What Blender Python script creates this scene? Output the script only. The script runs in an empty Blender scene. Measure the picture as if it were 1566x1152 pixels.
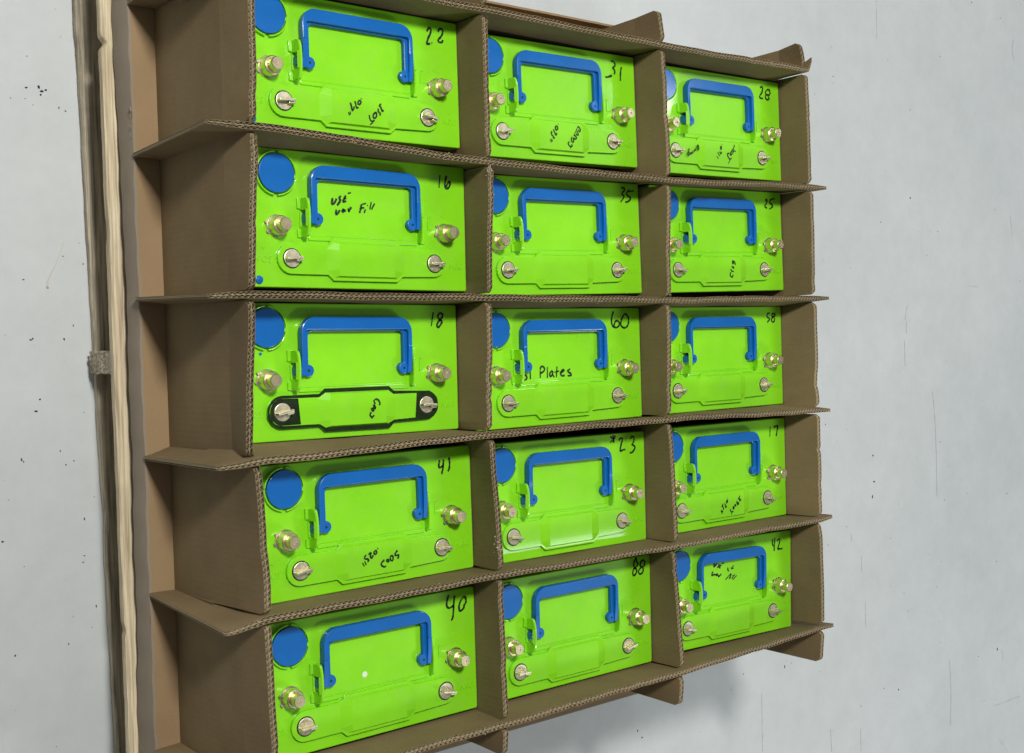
import bpy, bmesh, math, random
from mathutils import Vector, Matrix
random.seed(7)
S = bpy.context.scene
COL = S.collection

# ------------------------------------------------------------------ camera
cam_d = bpy.data.cameras.new('camera'); cam = bpy.data.objects.new('camera', cam_d); COL.objects.link(cam)
CAM_LOC = (-0.43433, -0.47274, 1.49151)
CAM_ROT = [[0.782043, 0.038327, -0.622045], [-0.028774, 0.999263, 0.025394], [0.622561, -0.001961, 0.782569]]
cam.matrix_world = Matrix.Translation(CAM_LOC) @ Matrix(CAM_ROT).to_4x4()
cam_d.lens = 40.84; cam_d.sensor_width = 36; cam_d.sensor_fit = 'HORIZONTAL'
cam_d.clip_start = .05; cam_d.clip_end = 100
S.camera = cam

# ------------------------------------------------------------------ light: indoor hall with ceiling fixtures, plus added fill panels
w = bpy.data.worlds.new('World'); S.world = w; w.use_nodes = True
wn = w.node_tree.nodes; wl = w.node_tree.links
bg = wn['Background']
tc = wn.new('ShaderNodeTexCoord'); sp = wn.new('ShaderNodeSeparateXYZ'); wl.new(tc.outputs['Generated'], sp.inputs[0])
rmp = wn.new('ShaderNodeValToRGB'); mr = wn.new('ShaderNodeMapRange')
mr.inputs['From Min'].default_value = -1; mr.inputs['From Max'].default_value = 1
wl.new(sp.outputs['Z'], mr.inputs['Value']); wl.new(mr.outputs[0], rmp.inputs[0])
e = rmp.color_ramp.elements
e[0].position = .45; e[0].color = (.16, .16, .165, 1); e[1].position = 1; e[1].color = (.62, .64, .66, 1)
x = rmp.color_ramp.elements.new(.56); x.color = (.30, .30, .30, 1)
x = rmp.color_ramp.elements.new(.72); x.color = (.42, .44, .45, 1)
wl.new(rmp.outputs[0], bg.inputs['Color']); bg.inputs['Strength'].default_value = 0.31

def area(name, loc, target, sx, sy, watts, col):
    l = bpy.data.lights.new(name, 'AREA'); l.shape = 'RECTANGLE'; l.size = sx; l.size_y = sy
    l.energy = watts; l.color = col
    o = bpy.data.objects.new(name, l); COL.objects.link(o); o.location = loc
    if target: o.rotation_euler = (Vector(target) - Vector(loc)).to_track_quat('-Z', 'Y').to_euler()
    return o
area('ceiling_or_fill_light', (-.33, .85, 3.05), (.65, -.5, .1), .40, .40, 95, (1.0, .985, .95))
area('ceiling_or_fill_light', (3.85, .78, 3.1), None, .40, .12, 9, (.96, 1.0, 1.0))
area('ceiling_or_fill_light', (3.20, -1.45, 3.1), None, .85, .09, 4, (.96, 1.0, 1.0))
area('ceiling_or_fill_light', (3.6, -3.5, 3.1), (1.9, -.9, 0), 1.4, .4, 64, (.96, 1.0, 1.0))  # added fill panel to brighten the floor, no known fixture there
area('ceiling_or_fill_light', (3.3, 2.4, 3.1), (1.9, -.2, 0), 1.4, .4, 30, (.97, 1.0, 1.0))  # another added fill, set outside what the lids mirror
S.view_settings.view_transform = 'Standard'; S.view_settings.look = 'None'
S.view_settings.exposure = 0; S.view_settings.gamma = 1
S.render.engine = 'CYCLES'

# ---- measured layout: battery poses and pen strokes (0.1 mm, lid-local)
H = 0.2322; LZ = 0.1751
BATT={
'22' : (0.3662,-0.1072,0.0025,[[0,[(1143,686),(1166,728),(1190,743),(1213,723),(1206,672),(1171,613),(1140,539),(1131,511),(1196,527)]],[0,[(1222,550),(1222,531)]],[0,[(1330,709),(1351,747),(1390,760),(1417,733),(1401,676),(1366,632),(1331,604),(1330,565),(1397,570),(1408,607)]],[1,[(19,-358),(14,-371)]],[1,[(-9,-384),(-37,-419),(-30,-444),(0,-438),(13,-401),(-9,-384)]],[1,[(-81,-404),(-68,-448),(-59,-499),(-28,-480)]],[1,[(-150,-431),(-133,-481),(-128,-539),(-100,-510),(-95,-474)]],[1,[(-181,-557),(-168,-598)]],[1,[(-158,-545),(-152,-586)]],[1,[(320,-398),(284,-431),(315,-441),(332,-506),(352,-474)]],[1,[(275,-465),(266,-506),(304,-522),(295,-555)]],[1,[(238,-515),(187,-553),(193,-598),(223,-602),(248,-553),(238,-515)]],[1,[(132,-565),(135,-610),(160,-651),(211,-626)]],[1,[(183,-658),(139,-689)]]]) ,
'31' : (0.7121,-0.1112,0.0183,[[0,[(1145,754),(1206,756),(1240,712),(1226,679),(1176,648),(1217,626),(1230,592),(1207,555)]],[0,[(1163,533),(1102,509),(1047,490),(1017,500)]],[0,[(1373,687),(1347,605),(1337,467)]],[1,[(-58,-322),(-56,-333)]],[1,[(-100,-356),(-121,-390),(-97,-422),(-66,-397),(-71,-365),(-100,-356)]],[1,[(-159,-410),(-135,-447),(-112,-504),(-88,-460)]],[1,[(-182,-442),(-202,-463),(-196,-496),(-167,-505),(-155,-551),(-143,-525)]],[1,[(-229,-562),(-198,-604)]],[1,[(-199,-551),(-183,-589)]],[1,[(338,-328),(243,-481)]],[1,[(338,-328),(386,-363),(371,-418),(335,-379)]],[1,[(308,-403),(340,-440),(331,-469),(290,-444)]],[1,[(251,-463),(303,-494),(278,-535),(234,-504)]],[1,[(212,-500),(183,-536),(215,-584),(242,-560),(226,-516)]],[1,[(151,-574),(116,-602),(166,-649),(212,-629),(191,-608)]],[1,[(166,-649),(172,-677)]]]) ,
'28' : (1.069,-0.109,0.0181,[[0,[(1151,727),(1165,752),(1208,752),(1218,722),(1196,657),(1126,587),(1124,559),(1166,549),(1215,554)]],[0,[(1390,699),(1373,733),(1309,699),(1282,657),(1305,627),(1379,622),(1412,653),(1408,696),(1391,730)]],[0,[(1293,618),(1278,570),(1313,541),(1362,540),(1389,572),(1353,600)]],[1,[(323,-324),(303,-392),(221,-456),(196,-509),(253,-491),(301,-421),(351,-437)]],[1,[(186,-480),(142,-476),(129,-506),(165,-555),(203,-583),(238,-551)]],[1,[(203,-583),(149,-649)]],[1,[(11,-337),(11,-348)]],[1,[(-24,-369),(-37,-414),(-10,-427),(-7,-375),(-24,-369)]],[1,[(-56,-459),(-37,-509),(-1,-463)]],[1,[(-111,-470),(-60,-540)]],[1,[(-132,-544),(-96,-586)]],[1,[(-586,-381),(-620,-437),(-580,-470),(-567,-434),(-586,-381)]],[1,[(-637,-453),(-677,-498),(-680,-466)]],[1,[(-713,-493),(-726,-537),(-756,-518),(-784,-548),(-809,-521)]],[1,[(-800,-456),(-819,-507),(-842,-559),(-812,-582)]]]) ,
'16' : (0.3707,-0.3048,-0.0099,[[0,[(1237,733),(1215,554)]],[0,[(1348,730),(1323,659),(1313,589),(1327,549),(1362,552),(1398,589),(1407,640),(1392,654),(1360,624),(1339,572)]],[0,[(-459,302),(-476,236),(-461,216),(-430,245),(-400,298)]],[0,[(-338,337),(-369,305),(-336,283),(-397,209)]],[0,[(-263,350),(-286,308),(-312,268),(-293,261),(-259,277)]],[0,[(-292,299),(-255,310)]],[0,[(-234,376),(-187,389)]],[0,[(-407,155),(-421,105),(-409,90),(-378,119),(-364,146),(-352,136)]],[0,[(-296,172),(-324,143),(-309,128),(-290,162),(-272,136)]],[0,[(-239,181),(-216,139)]],[0,[(-183,201),(-215,166),(-228,133)]],[0,[(-33,243),(-41,199),(-62,132)]],[0,[(-33,246),(41,263)]],[0,[(-41,196),(10,207)]],[0,[(29,187),(8,136)]],[0,[(63,246),(62,232)]],[0,[(121,288),(96,188)]],[0,[(172,272),(122,189)]]]) ,
'35' : (0.7146,-0.3099,0.0186,[[0,[(1278,774),(1313,793),(1352,781),(1350,752),(1273,692),(1326,670),(1329,638),(1251,564)]],[0,[(1455,764),(1398,726),(1386,683),(1434,660),(1478,637),(1451,596),(1400,570),(1350,568)]],[0,[(1438,731),(1549,750)]]]) ,
'25' : (1.0684,-0.3028,0.0212,[[0,[(1226,702),(1267,739),(1280,713),(1244,652),(1195,600),(1235,584),(1268,585)]],[0,[(1482,750),(1416,741),(1350,718),(1338,670),(1383,654),(1428,625),(1394,588),(1322,565)]],[1,[(228,-346),(198,-369),(219,-411),(237,-396),(228,-346)]],[1,[(240,-354),(261,-377),(283,-404),(268,-423)]],[1,[(194,-438),(188,-450),(226,-481),(239,-469),(217,-442)]],[1,[(151,-488),(177,-527),(212,-534),(221,-519)]],[1,[(156,-546),(134,-580),(144,-611),(183,-630),(208,-607),(203,-581)]],[1,[(181,-619),(183,-638)]]]) ,
'18' : (0.3501,-0.4969,-0.0087,[[0,[(1262,761),(1224,571)]],[0,[(1387,755),(1340,730),(1335,690),(1365,655),(1403,643),(1398,611),(1351,555),(1317,558),(1318,596),(1357,646),(1412,690),(1421,731),(1387,755)]],[1,[(228,-400),(238,-445),(255,-449)]],[1,[(239,-396),(279,-389),(309,-414),(325,-453),(307,-471)]],[1,[(222,-459),(228,-493),(249,-520),(250,-494),(222,-459)]],[1,[(201,-501),(184,-517),(209,-552),(231,-531),(201,-501)]],[1,[(185,-558),(160,-591),(185,-626),(216,-616),(225,-598)]],[1,[(194,-626),(191,-648)]]]) ,
'60' : (0.7089,-0.5033,0.0039,[[0,[(1086,811),(1046,726),(1033,645),(1055,582),(1088,563),(1146,555),(1196,583),(1208,625),(1170,668),(1116,655),(1090,606),(1088,563)]],[0,[(1332,773),(1281,731),(1238,653),(1226,604),(1264,561),(1313,546),(1373,570),(1410,641),(1408,701),(1370,755),(1332,773)]],[0,[(-764,-62),(-726,-88),(-728,-131),(-799,-158)]],[0,[(-659,4),(-661,-134)]],[0,[(-437,-32),(-439,-162)]],[0,[(-437,-32),(-411,16),(-356,-4),(-350,-60),(-432,-94)]],[0,[(-295,-4),(-302,-168)]],[0,[(-199,-60),(-254,-95),(-256,-139),(-232,-152),(-198,-116),(-196,-66)]],[0,[(-198,-116),(-167,-164)]],[0,[(-107,-4),(-126,-163)]],[0,[(-160,-90),(-68,-71)]],[0,[(-32,-98),(31,-75),(19,-53),(-32,-79),(-46,-122),(-10,-152),(41,-142)]],[0,[(153,-52),(93,-75),(118,-98),(167,-119),(165,-156),(99,-150)]]]) ,
'58' : (1.0611,-0.5016,0.0038,[[0,[(1330,748),(1278,742),(1258,704),(1262,674),(1317,661),(1330,631),(1287,608),(1263,584)]],[0,[(1394,720),(1427,744),(1483,732),(1467,693),(1410,672),(1377,649),(1384,604),(1416,585),(1454,603),(1466,648),(1447,654)]],[0,[(1394,720),(1397,684),(1429,672)]]]) ,
'41' : (0.3678,-0.6965,0.0072,[[0,[(1125,701),(1105,605),(1124,594),(1178,614)]],[0,[(1192,704),(1181,586),(1154,500)]],[0,[(1283,724),(1295,654),(1288,575),(1263,530)]],[1,[(31,-358),(36,-378)]],[1,[(1,-384),(-32,-409),(-21,-435),(7,-437),(15,-405),(1,-384)]],[1,[(-116,-427),(-69,-399),(-85,-431),(-81,-472),(-58,-480),(-42,-442)]],[1,[(-148,-427),(-174,-448),(-173,-478),(-133,-479),(-108,-497),(-129,-522)]],[1,[(-206,-523),(-183,-573)]],[1,[(-174,-505),(-154,-560)]],[1,[(129,-532),(77,-564),(79,-599),(121,-628),(151,-615)]],[1,[(176,-526),(157,-551),(188,-570),(201,-552),(176,-526)]],[1,[(243,-483),(215,-514),(225,-555),(260,-561),(268,-511),(243,-483)]],[1,[(337,-435),(296,-470),(304,-506),(352,-488),(354,-519),(335,-546)]]]) ,
'23' : (0.7118,-0.6981,-0.0055,[[0,[(913,819),(981,789),(1022,833)]],[0,[(971,847),(977,721)]],[0,[(906,730),(1016,798)]],[0,[(976,782),(989,724)]],[0,[(1093,749),(1114,777),(1159,788),(1173,762),(1130,668),(1108,572),(1163,597),(1228,603)]],[0,[(1338,758),(1365,796),(1405,797),(1429,763),(1412,706),(1360,666),(1416,655),(1445,616),(1403,565),(1357,539),(1321,546)]]]) ,
'17' : (1.0636,-0.6987,-0.0026,[[0,[(1250,730),(1230,548)]],[0,[(1341,718),(1402,729),(1464,741),(1438,664),(1406,554)]],[1,[(-4,-389),(-4,-396)]],[1,[(-8,-422),(-38,-453),(-29,-480),(-3,-452),(-8,-422)]],[1,[(-78,-475),(-63,-520),(-58,-555),(-31,-523)]],[1,[(-123,-479),(-141,-529),(-103,-554),(-117,-579)]],[1,[(-123,-479),(-153,-532)]],[1,[(-178,-590),(-156,-618),(-148,-645)]],[1,[(-161,-574),(-128,-621)]],[1,[(307,-384),(289,-421),(262,-440)]],[1,[(289,-421),(310,-485),(335,-443)]],[1,[(235,-464),(224,-506),(262,-541),(280,-495),(237,-508)]],[1,[(184,-520),(170,-536),(196,-556),(203,-539),(184,-520)]],[1,[(147,-551),(123,-574),(142,-598),(163,-574),(147,-551)]],[1,[(74,-591),(57,-619),(95,-649),(131,-627)]],[1,[(95,-649),(90,-688)]]]) ,
'40' : (0.3674,-0.8949,0.0011,[[0,[(1209,805),(1175,719),(1168,653),(1205,619),(1249,628),(1288,649)]],[0,[(1310,785),(1289,661),(1277,488),(1242,442)]],[0,[(1497,735),(1458,738),(1407,690),(1375,619),(1387,549),(1426,555),(1472,595),(1463,621),(1499,647),(1506,694),(1492,736)]]]) ,
'88' : (0.7175,-0.8957,-0.0053,[[0,[(1340,852),(1293,786),(1286,723),(1300,692),(1344,664),(1348,613),(1296,570),(1266,574),(1258,618),(1274,666),(1305,687),(1351,707),(1377,739),(1368,769),(1348,776),(1349,822),(1340,852)]],[0,[(1490,793),(1438,764),(1422,726),(1441,687),(1491,677),(1533,718),(1530,766),(1490,793)]],[0,[(1451,679),(1394,646),(1383,608),(1417,571),(1473,585),(1495,622),(1486,667)]]]) ,
'42' : (1.0719,-0.8962,-0.0274,[[0,[(1146,751),(1131,665),(1147,635),(1180,632)]],[0,[(1206,766),(1191,645),(1179,533)]],[0,[(1255,705),(1340,743),(1340,693),(1306,619),(1273,552),(1339,559),(1411,555)]],[0,[(-376,498),(-412,416),(-312,478)]],[0,[(-271,469),(-268,434),(-313,409)]],[0,[(-210,450),(-236,431),(-268,421),(-236,390)]],[0,[(-190,467),(-145,466)]],[0,[(-425,358),(-464,285),(-397,307),(-371,291),(-365,312)]],[0,[(-352,289),(-314,310),(-314,280),(-352,289)]],[0,[(-301,296),(-282,255)]],[0,[(-211,290),(-256,265),(-289,251)]],[0,[(-35,378),(-55,354),(-23,318)]],[0,[(99,400),(49,338)]],[0,[(30,366),(102,351)]],[0,[(32,270),(-109,182)]],[0,[(32,270),(22,219),(-11,184)]],[0,[(134,249),(54,180)]],[0,[(75,243),(87,220)]],[0,[(183,222),(80,162)]]]) ,
}
SPECKS= [(0.0521, -0.097, 2), (0.0687, -0.0942, 3), (0.0728, -0.1, 3), (0.0782, -0.0976, 2), (0.0709, -0.1048, 2), (0.0498, -0.1125, 1), (0.0598, -0.1203, 1), (0.0951, -0.1202, 1.5), (0.1039, -0.1239, 1.5), (0.0309, -0.1137, 1), (0.0546, -0.0538, 1), (0.0386, -0.3611, 1.5), (0.0926, -0.3275, 1.5), (0.1203, -0.3378, 1.5), (0.1034, -0.4247, 1.5), (0.045, -0.4439, 2), (0.0477, -0.4421, 1.5), (0.09, -0.4438, 2), (0.0541, -0.5265, 2), (0.0482, -0.5425, 2.5), (0.1133, -0.548, 1), (0.0267, -0.6077, 2), (0.0292, -0.6107, 1.5), (0.0787, -0.6001, 1.5), (0.0971, -0.6154, 1.5), (0.086, -0.62, 1.5), (0.1235, -0.669, 1), (-0.0021, -0.7176, 2), (0.1085, -0.6991, 2), (0.1065, -0.751, 1.5), (0.1044, -0.7601, 1.5), (0.0246, -0.7553, 1), (0.1204, -0.8251, 2), (0.1137, -0.8549, 1), (0.0081, -0.8753, 2), (0.0801, -0.8722, 1.5), (0.0076, -0.6616, 1), (2.1877, -0.1266, 2.5), (2.0586, -0.1931, 1.5), (2.3098, -0.2056, 1.5), (2.3029, -0.7508, 1.5), (2.6317, -0.9185, 1.5), (2.316, -0.9036, 1.5), (2.0725, -0.9723, 1), (2.5699, -1.0996, 1.5), (2.4671, -1.3421, 1.5), (2.2805, -1.2146, 1), (2.0928, -1.355, 2), (2.0317, -1.3391, 1.5), (2.6425, 0.3925, 1.5), (1.8787, 0.1404, 1.5), (2.4955, 0.4117, 2), (1.5108, -1.1997, 1.5), (1.6516, -1.2114, 2.5), (2.0057, -0.7624, 2.5), (2.0089, -0.8266, 3), (1.9995, -0.8625, 3), (1.4692, -1.2255, 1), (2.565, -1.3408, 3), (2.7233, -0.3286, 1.5), (1.1983, -1.2661, 2), (1.1859, -1.25, 2)]
SCUFFS= [[(2.1667, -0.3965), (2.1573, -0.4178), (2.1538, -0.4342)], [(2.1594, -0.4375), (2.1584, -0.467)], [(2.2709, -0.6202), (2.2807, -0.6882), (2.2832, -0.79), (2.2826, -0.8916)], [(2.7109, 0.345), (2.6993, 0.3162), (2.7123, 0.2817)], [(2.589, -1.3452), (2.5948, -1.3772)], [(1.9317, -1.4168), (1.9322, -1.4758)], [(2.3261, -1.3257), (2.3324, -1.4134), (2.3232, -1.4978)], [(2.0586, 0.3479), (2.058, 0.2527)], [(2.6761, -0.1477), (2.6848, -0.2018)], [(0.0943, -0.3073), (0.0852, -0.3331), (0.0699, -0.3625)], [(1.9093, -0.9393), (1.9137, -0.9603)], [(1.9491, -0.9996), (1.9504, -1.0394)], [(2.4495, -0.3443), (2.4985, -0.3473)], [(1.5705, -1.2538), (1.568, -1.3846)], [(2.5425, -1.4935), (2.6829, -1.496)], [(2.5666, -1.5894), (2.607, -1.6318)], [(1.9611, -1.1124), (1.9615, -1.1762)], [(1.8141, -1.3899), (1.8171, -1.4448)], [(2.1492, -0.4833), (2.1498, -0.5489)]]

# ------------------------------------------------------------------ helpers
def tag(o, label=None, cat=None, group=None, kind=None):
    if label: o['label'] = label
    if cat: o['category'] = cat
    if group: o['group'] = group
    if kind: o['kind'] = kind
    return o

def empty(name, loc=(0, 0, 0), rz=0):
    o = bpy.data.objects.new(name, None); COL.objects.link(o)
    o.location = loc; o.rotation_euler = (0, 0, rz); o.empty_display_size = .05
    return o

def mesh_obj(name, bm, m, parent=None, smooth=None):
    me = bpy.data.meshes.new(name)
    bmesh.ops.recalc_face_normals(bm, faces=bm.faces[:])
    bm.to_mesh(me); bm.free()
    me.materials.append(m)
    if smooth is not None:
        me.polygons.foreach_set('use_smooth', [True] * len(me.polygons))
        me.set_sharp_from_angle(angle=math.radians(smooth))
    o = bpy.data.objects.new(name, me); COL.objects.link(o)
    if parent: o.parent = parent
    return o

def nodes(m):
    m.use_nodes = True
    nt = m.node_tree
    return nt, nt.nodes, nt.links, nt.nodes['Principled BSDF']

def mat(name, base, rough=.5, metal=0, var=.0, scale=(8, 8, 8), bump=0, bscale=40, bdist=.001, coat=0, spec=.5, detail=5, rvar=0, col2=None):
    m = bpy.data.materials.new(name); nt, N, L, b = nodes(m)
    b.inputs['Base Color'].default_value = (*base, 1); b.inputs['Roughness'].default_value = rough
    b.inputs['Metallic'].default_value = metal; b.inputs['Coat Weight'].default_value = coat
    b.inputs['Coat Roughness'].default_value = .12; b.inputs['Specular IOR Level'].default_value = spec
    t = N.new('ShaderNodeTexCoord'); mp = N.new('ShaderNodeMapping'); mp.inputs['Scale'].default_value = scale
    L.new(t.outputs['Object'], mp.inputs[0])
    if var or col2:
        n = N.new('ShaderNodeTexNoise'); n.inputs['Scale'].default_value = 1; n.inputs['Detail'].default_value = detail
        n.inputs['Roughness'].default_value = .6
        L.new(mp.outputs[0], n.inputs['Vector'])
        r = N.new('ShaderNodeValToRGB'); L.new(n.outputs['Fac'], r.inputs[0])
        r.color_ramp.elements[0].position = .3; r.color_ramp.elements[1].position = .7
        c2 = col2 or tuple(min(1, c * (1 + var)) for c in base)
        c1 = base if col2 else tuple(c * (1 - var) for c in base)
        r.color_ramp.elements[0].color = (*c1, 1); r.color_ramp.elements[1].color = (*c2, 1)
        L.new(r.outputs[0], b.inputs['Base Color'])
        if rvar:
            q = N.new('ShaderNodeMapRange'); q.inputs['To Min'].default_value = rough - rvar; q.inputs['To Max'].default_value = rough + rvar
            L.new(n.outputs['Fac'], q.inputs['Value']); L.new(q.outputs[0], b.inputs['Roughness'])
    if bump:
        n2 = N.new('ShaderNodeTexNoise'); n2.inputs['Scale'].default_value = bscale; n2.inputs['Detail'].default_value = 4
        L.new(t.outputs['Object'], n2.inputs['Vector'])
        bp = N.new('ShaderNodeBump'); bp.inputs['Strength'].default_value = bump; bp.inputs['Distance'].default_value = bdist
        L.new(n2.outputs['Fac'], bp.inputs['Height']); L.new(bp.outputs[0], b.inputs['Normal'])
    return m

def interp(pts, s):
    if s <= pts[0][0]: return pts[0][1]
    for (a, va), (b_, vb) in zip(pts, pts[1:]):
        if s <= b_:
            u = (s - a) / (b_ - a) if b_ > a else 0; u = u * u * (3 - 2 * u) * .5 + u * .5
            return va + (vb - va) * u
    return pts[-1][1]

# ------------------------------------------------------------------ materials
def kraft_mat(name, c1, c2, axis=None, rough=.85):
    m = bpy.data.materials.new(name); nt, N, L, b = nodes(m)
    b.inputs['Roughness'].default_value = rough; b.inputs['Specular IOR Level'].default_value = .25
    t = N.new('ShaderNodeTexCoord')
    n = N.new('ShaderNodeTexNoise'); n.inputs['Scale'].default_value = 7; n.inputs['Detail'].default_value = 9; n.inputs['Roughness'].default_value = .62
    L.new(t.outputs['Object'], n.inputs['Vector'])
    f = N.new('ShaderNodeTexNoise'); f.inputs['Scale'].default_value = 420; f.inputs['Detail'].default_value = 3
    L.new(t.outputs['Object'], f.inputs['Vector'])
    mx = N.new('ShaderNodeMath'); mx.operation = 'MULTIPLY_ADD'; mx.inputs[1].default_value = .35; 
    L.new(f.outputs['Fac'], mx.inputs[0]); L.new(n.outputs['Fac'], mx.inputs[2])
    r = N.new('ShaderNodeValToRGB'); L.new(mx.outputs[0], r.inputs[0])
    r.color_ramp.elements[0].position = .45; r.color_ramp.elements[1].position = .95
    r.color_ramp.elements[0].color = (*c1, 1); r.color_ramp.elements[1].color = (*c2, 1)
    L.new(r.outputs[0], b.inputs['Base Color'])
    bp = N.new('ShaderNodeBump'); bp.inputs['Strength'].default_value = .25; bp.inputs['Distance'].default_value = .0012
    if axis is not None:   # washboard of the flutes showing through the liner
        sx = N.new('ShaderNodeSeparateXYZ'); L.new(t.outputs['Object'], sx.inputs[0])
        s = N.new('ShaderNodeMath'); s.operation = 'MULTIPLY'; s.inputs[1].default_value = 2 * math.pi / .0078
        L.new(sx.outputs[axis], s.inputs[0])
        sn = N.new('ShaderNodeMath'); sn.operation = 'SINE'; L.new(s.outputs[0], sn.inputs[0])
        a = N.new('ShaderNodeMath'); a.operation = 'MULTIPLY_ADD'; a.inputs[1].default_value = .10
        L.new(sn.outputs[0], a.inputs[0]); L.new(n.outputs['Fac'], a.inputs[2]); L.new(a.outputs[0], bp.inputs['Height'])
    else:
        L.new(mx.outputs[0], bp.inputs['Height'])
    L.new(bp.outputs[0], b.inputs['Normal'])
    return m

K_ROW = kraft_mat('kraft_row', (.170, .122, .060), (.260, .186, .094), 0)
K_COL = kraft_mat('kraft_column', (.170, .122, .060), (.260, .186, .094), 1)
K_FLUTE = kraft_mat('kraft_fluting', (.38, .31, .19), (.50, .41, .26))
K_TRAY = kraft_mat('kraft_tray', (.275, .186, .098), (.36, .245, .134))
K_SKIRT = kraft_mat('kraft_skirt', (.25, .205, .15), (.32, .265, .20))

GREEN = bpy.data.materials.new('green_plastic'); nt, N, L, b = nodes(GREEN)
b.inputs['Specular IOR Level'].default_value = .3; b.inputs['Coat Weight'].default_value = .35; b.inputs['Coat Roughness'].default_value = .05
t = N.new('ShaderNodeTexCoord')
oi = N.new('ShaderNodeObjectInfo')
ad = N.new('ShaderNodeVectorMath'); ad.operation = 'ADD'
L.new(t.outputs['Object'], ad.inputs[0]); L.new(oi.outputs['Location'], ad.inputs[1])
n = N.new('ShaderNodeTexNoise'); n.inputs['Scale'].default_value = 9; n.inputs['Detail'].default_value = 5; L.new(ad.outputs[0], n.inputs['Vector'])
r = N.new('ShaderNodeValToRGB'); L.new(n.outputs['Fac'], r.inputs[0]); r.color_ramp.elements[0].position = .3; r.color_ramp.elements[1].position = .7
n.inputs['Roughness'].default_value = .65; r.color_ramp.elements[0].color = (*(0.215, 0.65, 0.01), 1); r.color_ramp.elements[1].color = (*(0.265, 0.75, 0.014), 1)
nd = N.new('ShaderNodeTexNoise'); nd.inputs['Scale'].default_value = 26; nd.inputs['Detail'].default_value = 12; nd.inputs['Roughness'].default_value = .78; L.new(ad.outputs[0], nd.inputs['Vector'])
rd = N.new('ShaderNodeMapRange'); rd.inputs['From Min'].default_value = .5; rd.inputs['From Max'].default_value = .8; rd.inputs['To Max'].default_value = .22; L.new(nd.outputs['Fac'], rd.inputs['Value'])
md = N.new('ShaderNodeMix'); md.data_type = 'RGBA'; L.new(rd.outputs[0], md.inputs['Factor']); L.new(r.outputs[0], md.inputs['A']); md.inputs['B'].default_value = (.38, .50, .16, 1)
L.new(md.outputs['Result'], b.inputs['Base Color'])
q = N.new('ShaderNodeMapRange'); q.inputs['To Min'].default_value = .20; q.inputs['To Max'].default_value = .40; L.new(n.outputs['Fac'], q.inputs['Value']); L.new(q.outputs[0], b.inputs['Roughness'])
n2 = N.new('ShaderNodeTexNoise'); n2.inputs['Scale'].default_value = 14; n2.inputs['Detail'].default_value = 2; L.new(ad.outputs[0], n2.inputs['Vector'])
n3 = N.new('ShaderNodeTexNoise'); n3.inputs['Scale'].default_value = 600; L.new(ad.outputs[0], n3.inputs['Vector'])
ma = N.new('ShaderNodeMath'); ma.operation = 'MULTIPLY_ADD'; ma.inputs[1].default_value = .03; L.new(n3.outputs['Fac'], ma.inputs[0]); L.new(n2.outputs['Fac'], ma.inputs[2])
bp = N.new('ShaderNodeBump'); bp.inputs['Strength'].default_value = .35; bp.inputs['Distance'].default_value = .002
L.new(ma.outputs[0], bp.inputs['Height']); L.new(bp.outputs[0], b.inputs['Normal'])

BLUE = mat('blue_plastic', (.0025, .125, .44), .36, var=.10, scale=(14, 14, 14), bump=.2, bscale=300, bdist=.0004, spec=.3, coat=.3)
BLACK = mat('black_case_plastic', (.012, .013, .012), .5, var=.2, bump=.2)
BRASS = mat('tinned_brass', (.76, .66, .41), .36, metal=1, var=.10, scale=(90, 90, 90), bump=.15, bscale=200, bdist=.0004, rvar=.06)
STEEL = mat('tinned_steel', (.84, .77, .56), .42, metal=1, var=.14, scale=(120, 120, 120), bump=.25, bscale=200, bdist=.0005, rvar=.08)
DULL = mat('dull_washer', (.36, .33, .25), .5, metal=1, var=.3, scale=(160, 160, 160), bump=.3, bscale=200, bdist=.0005)
INK = mat('marker_ink', (.003, .015, .006), .6, var=.4, scale=(300, 300, 300))
PADINK = mat('marker_fill', (.006, .012, .005), .6, spec=.15, col2=(.014, .035, .007), scale=(120, 120, 120))
SPEC = mat('floor_grit', (.03, .03, .028), .8, var=.5, scale=(50, 50, 50))
PAPER = mat('torn_paper', (.44, .35, .25), .9, var=.15, scale=(200, 200, 200), bump=.6, bscale=500)
WHITE = mat('white_chip', (.75, .85, .65), .6, var=.1)

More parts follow.
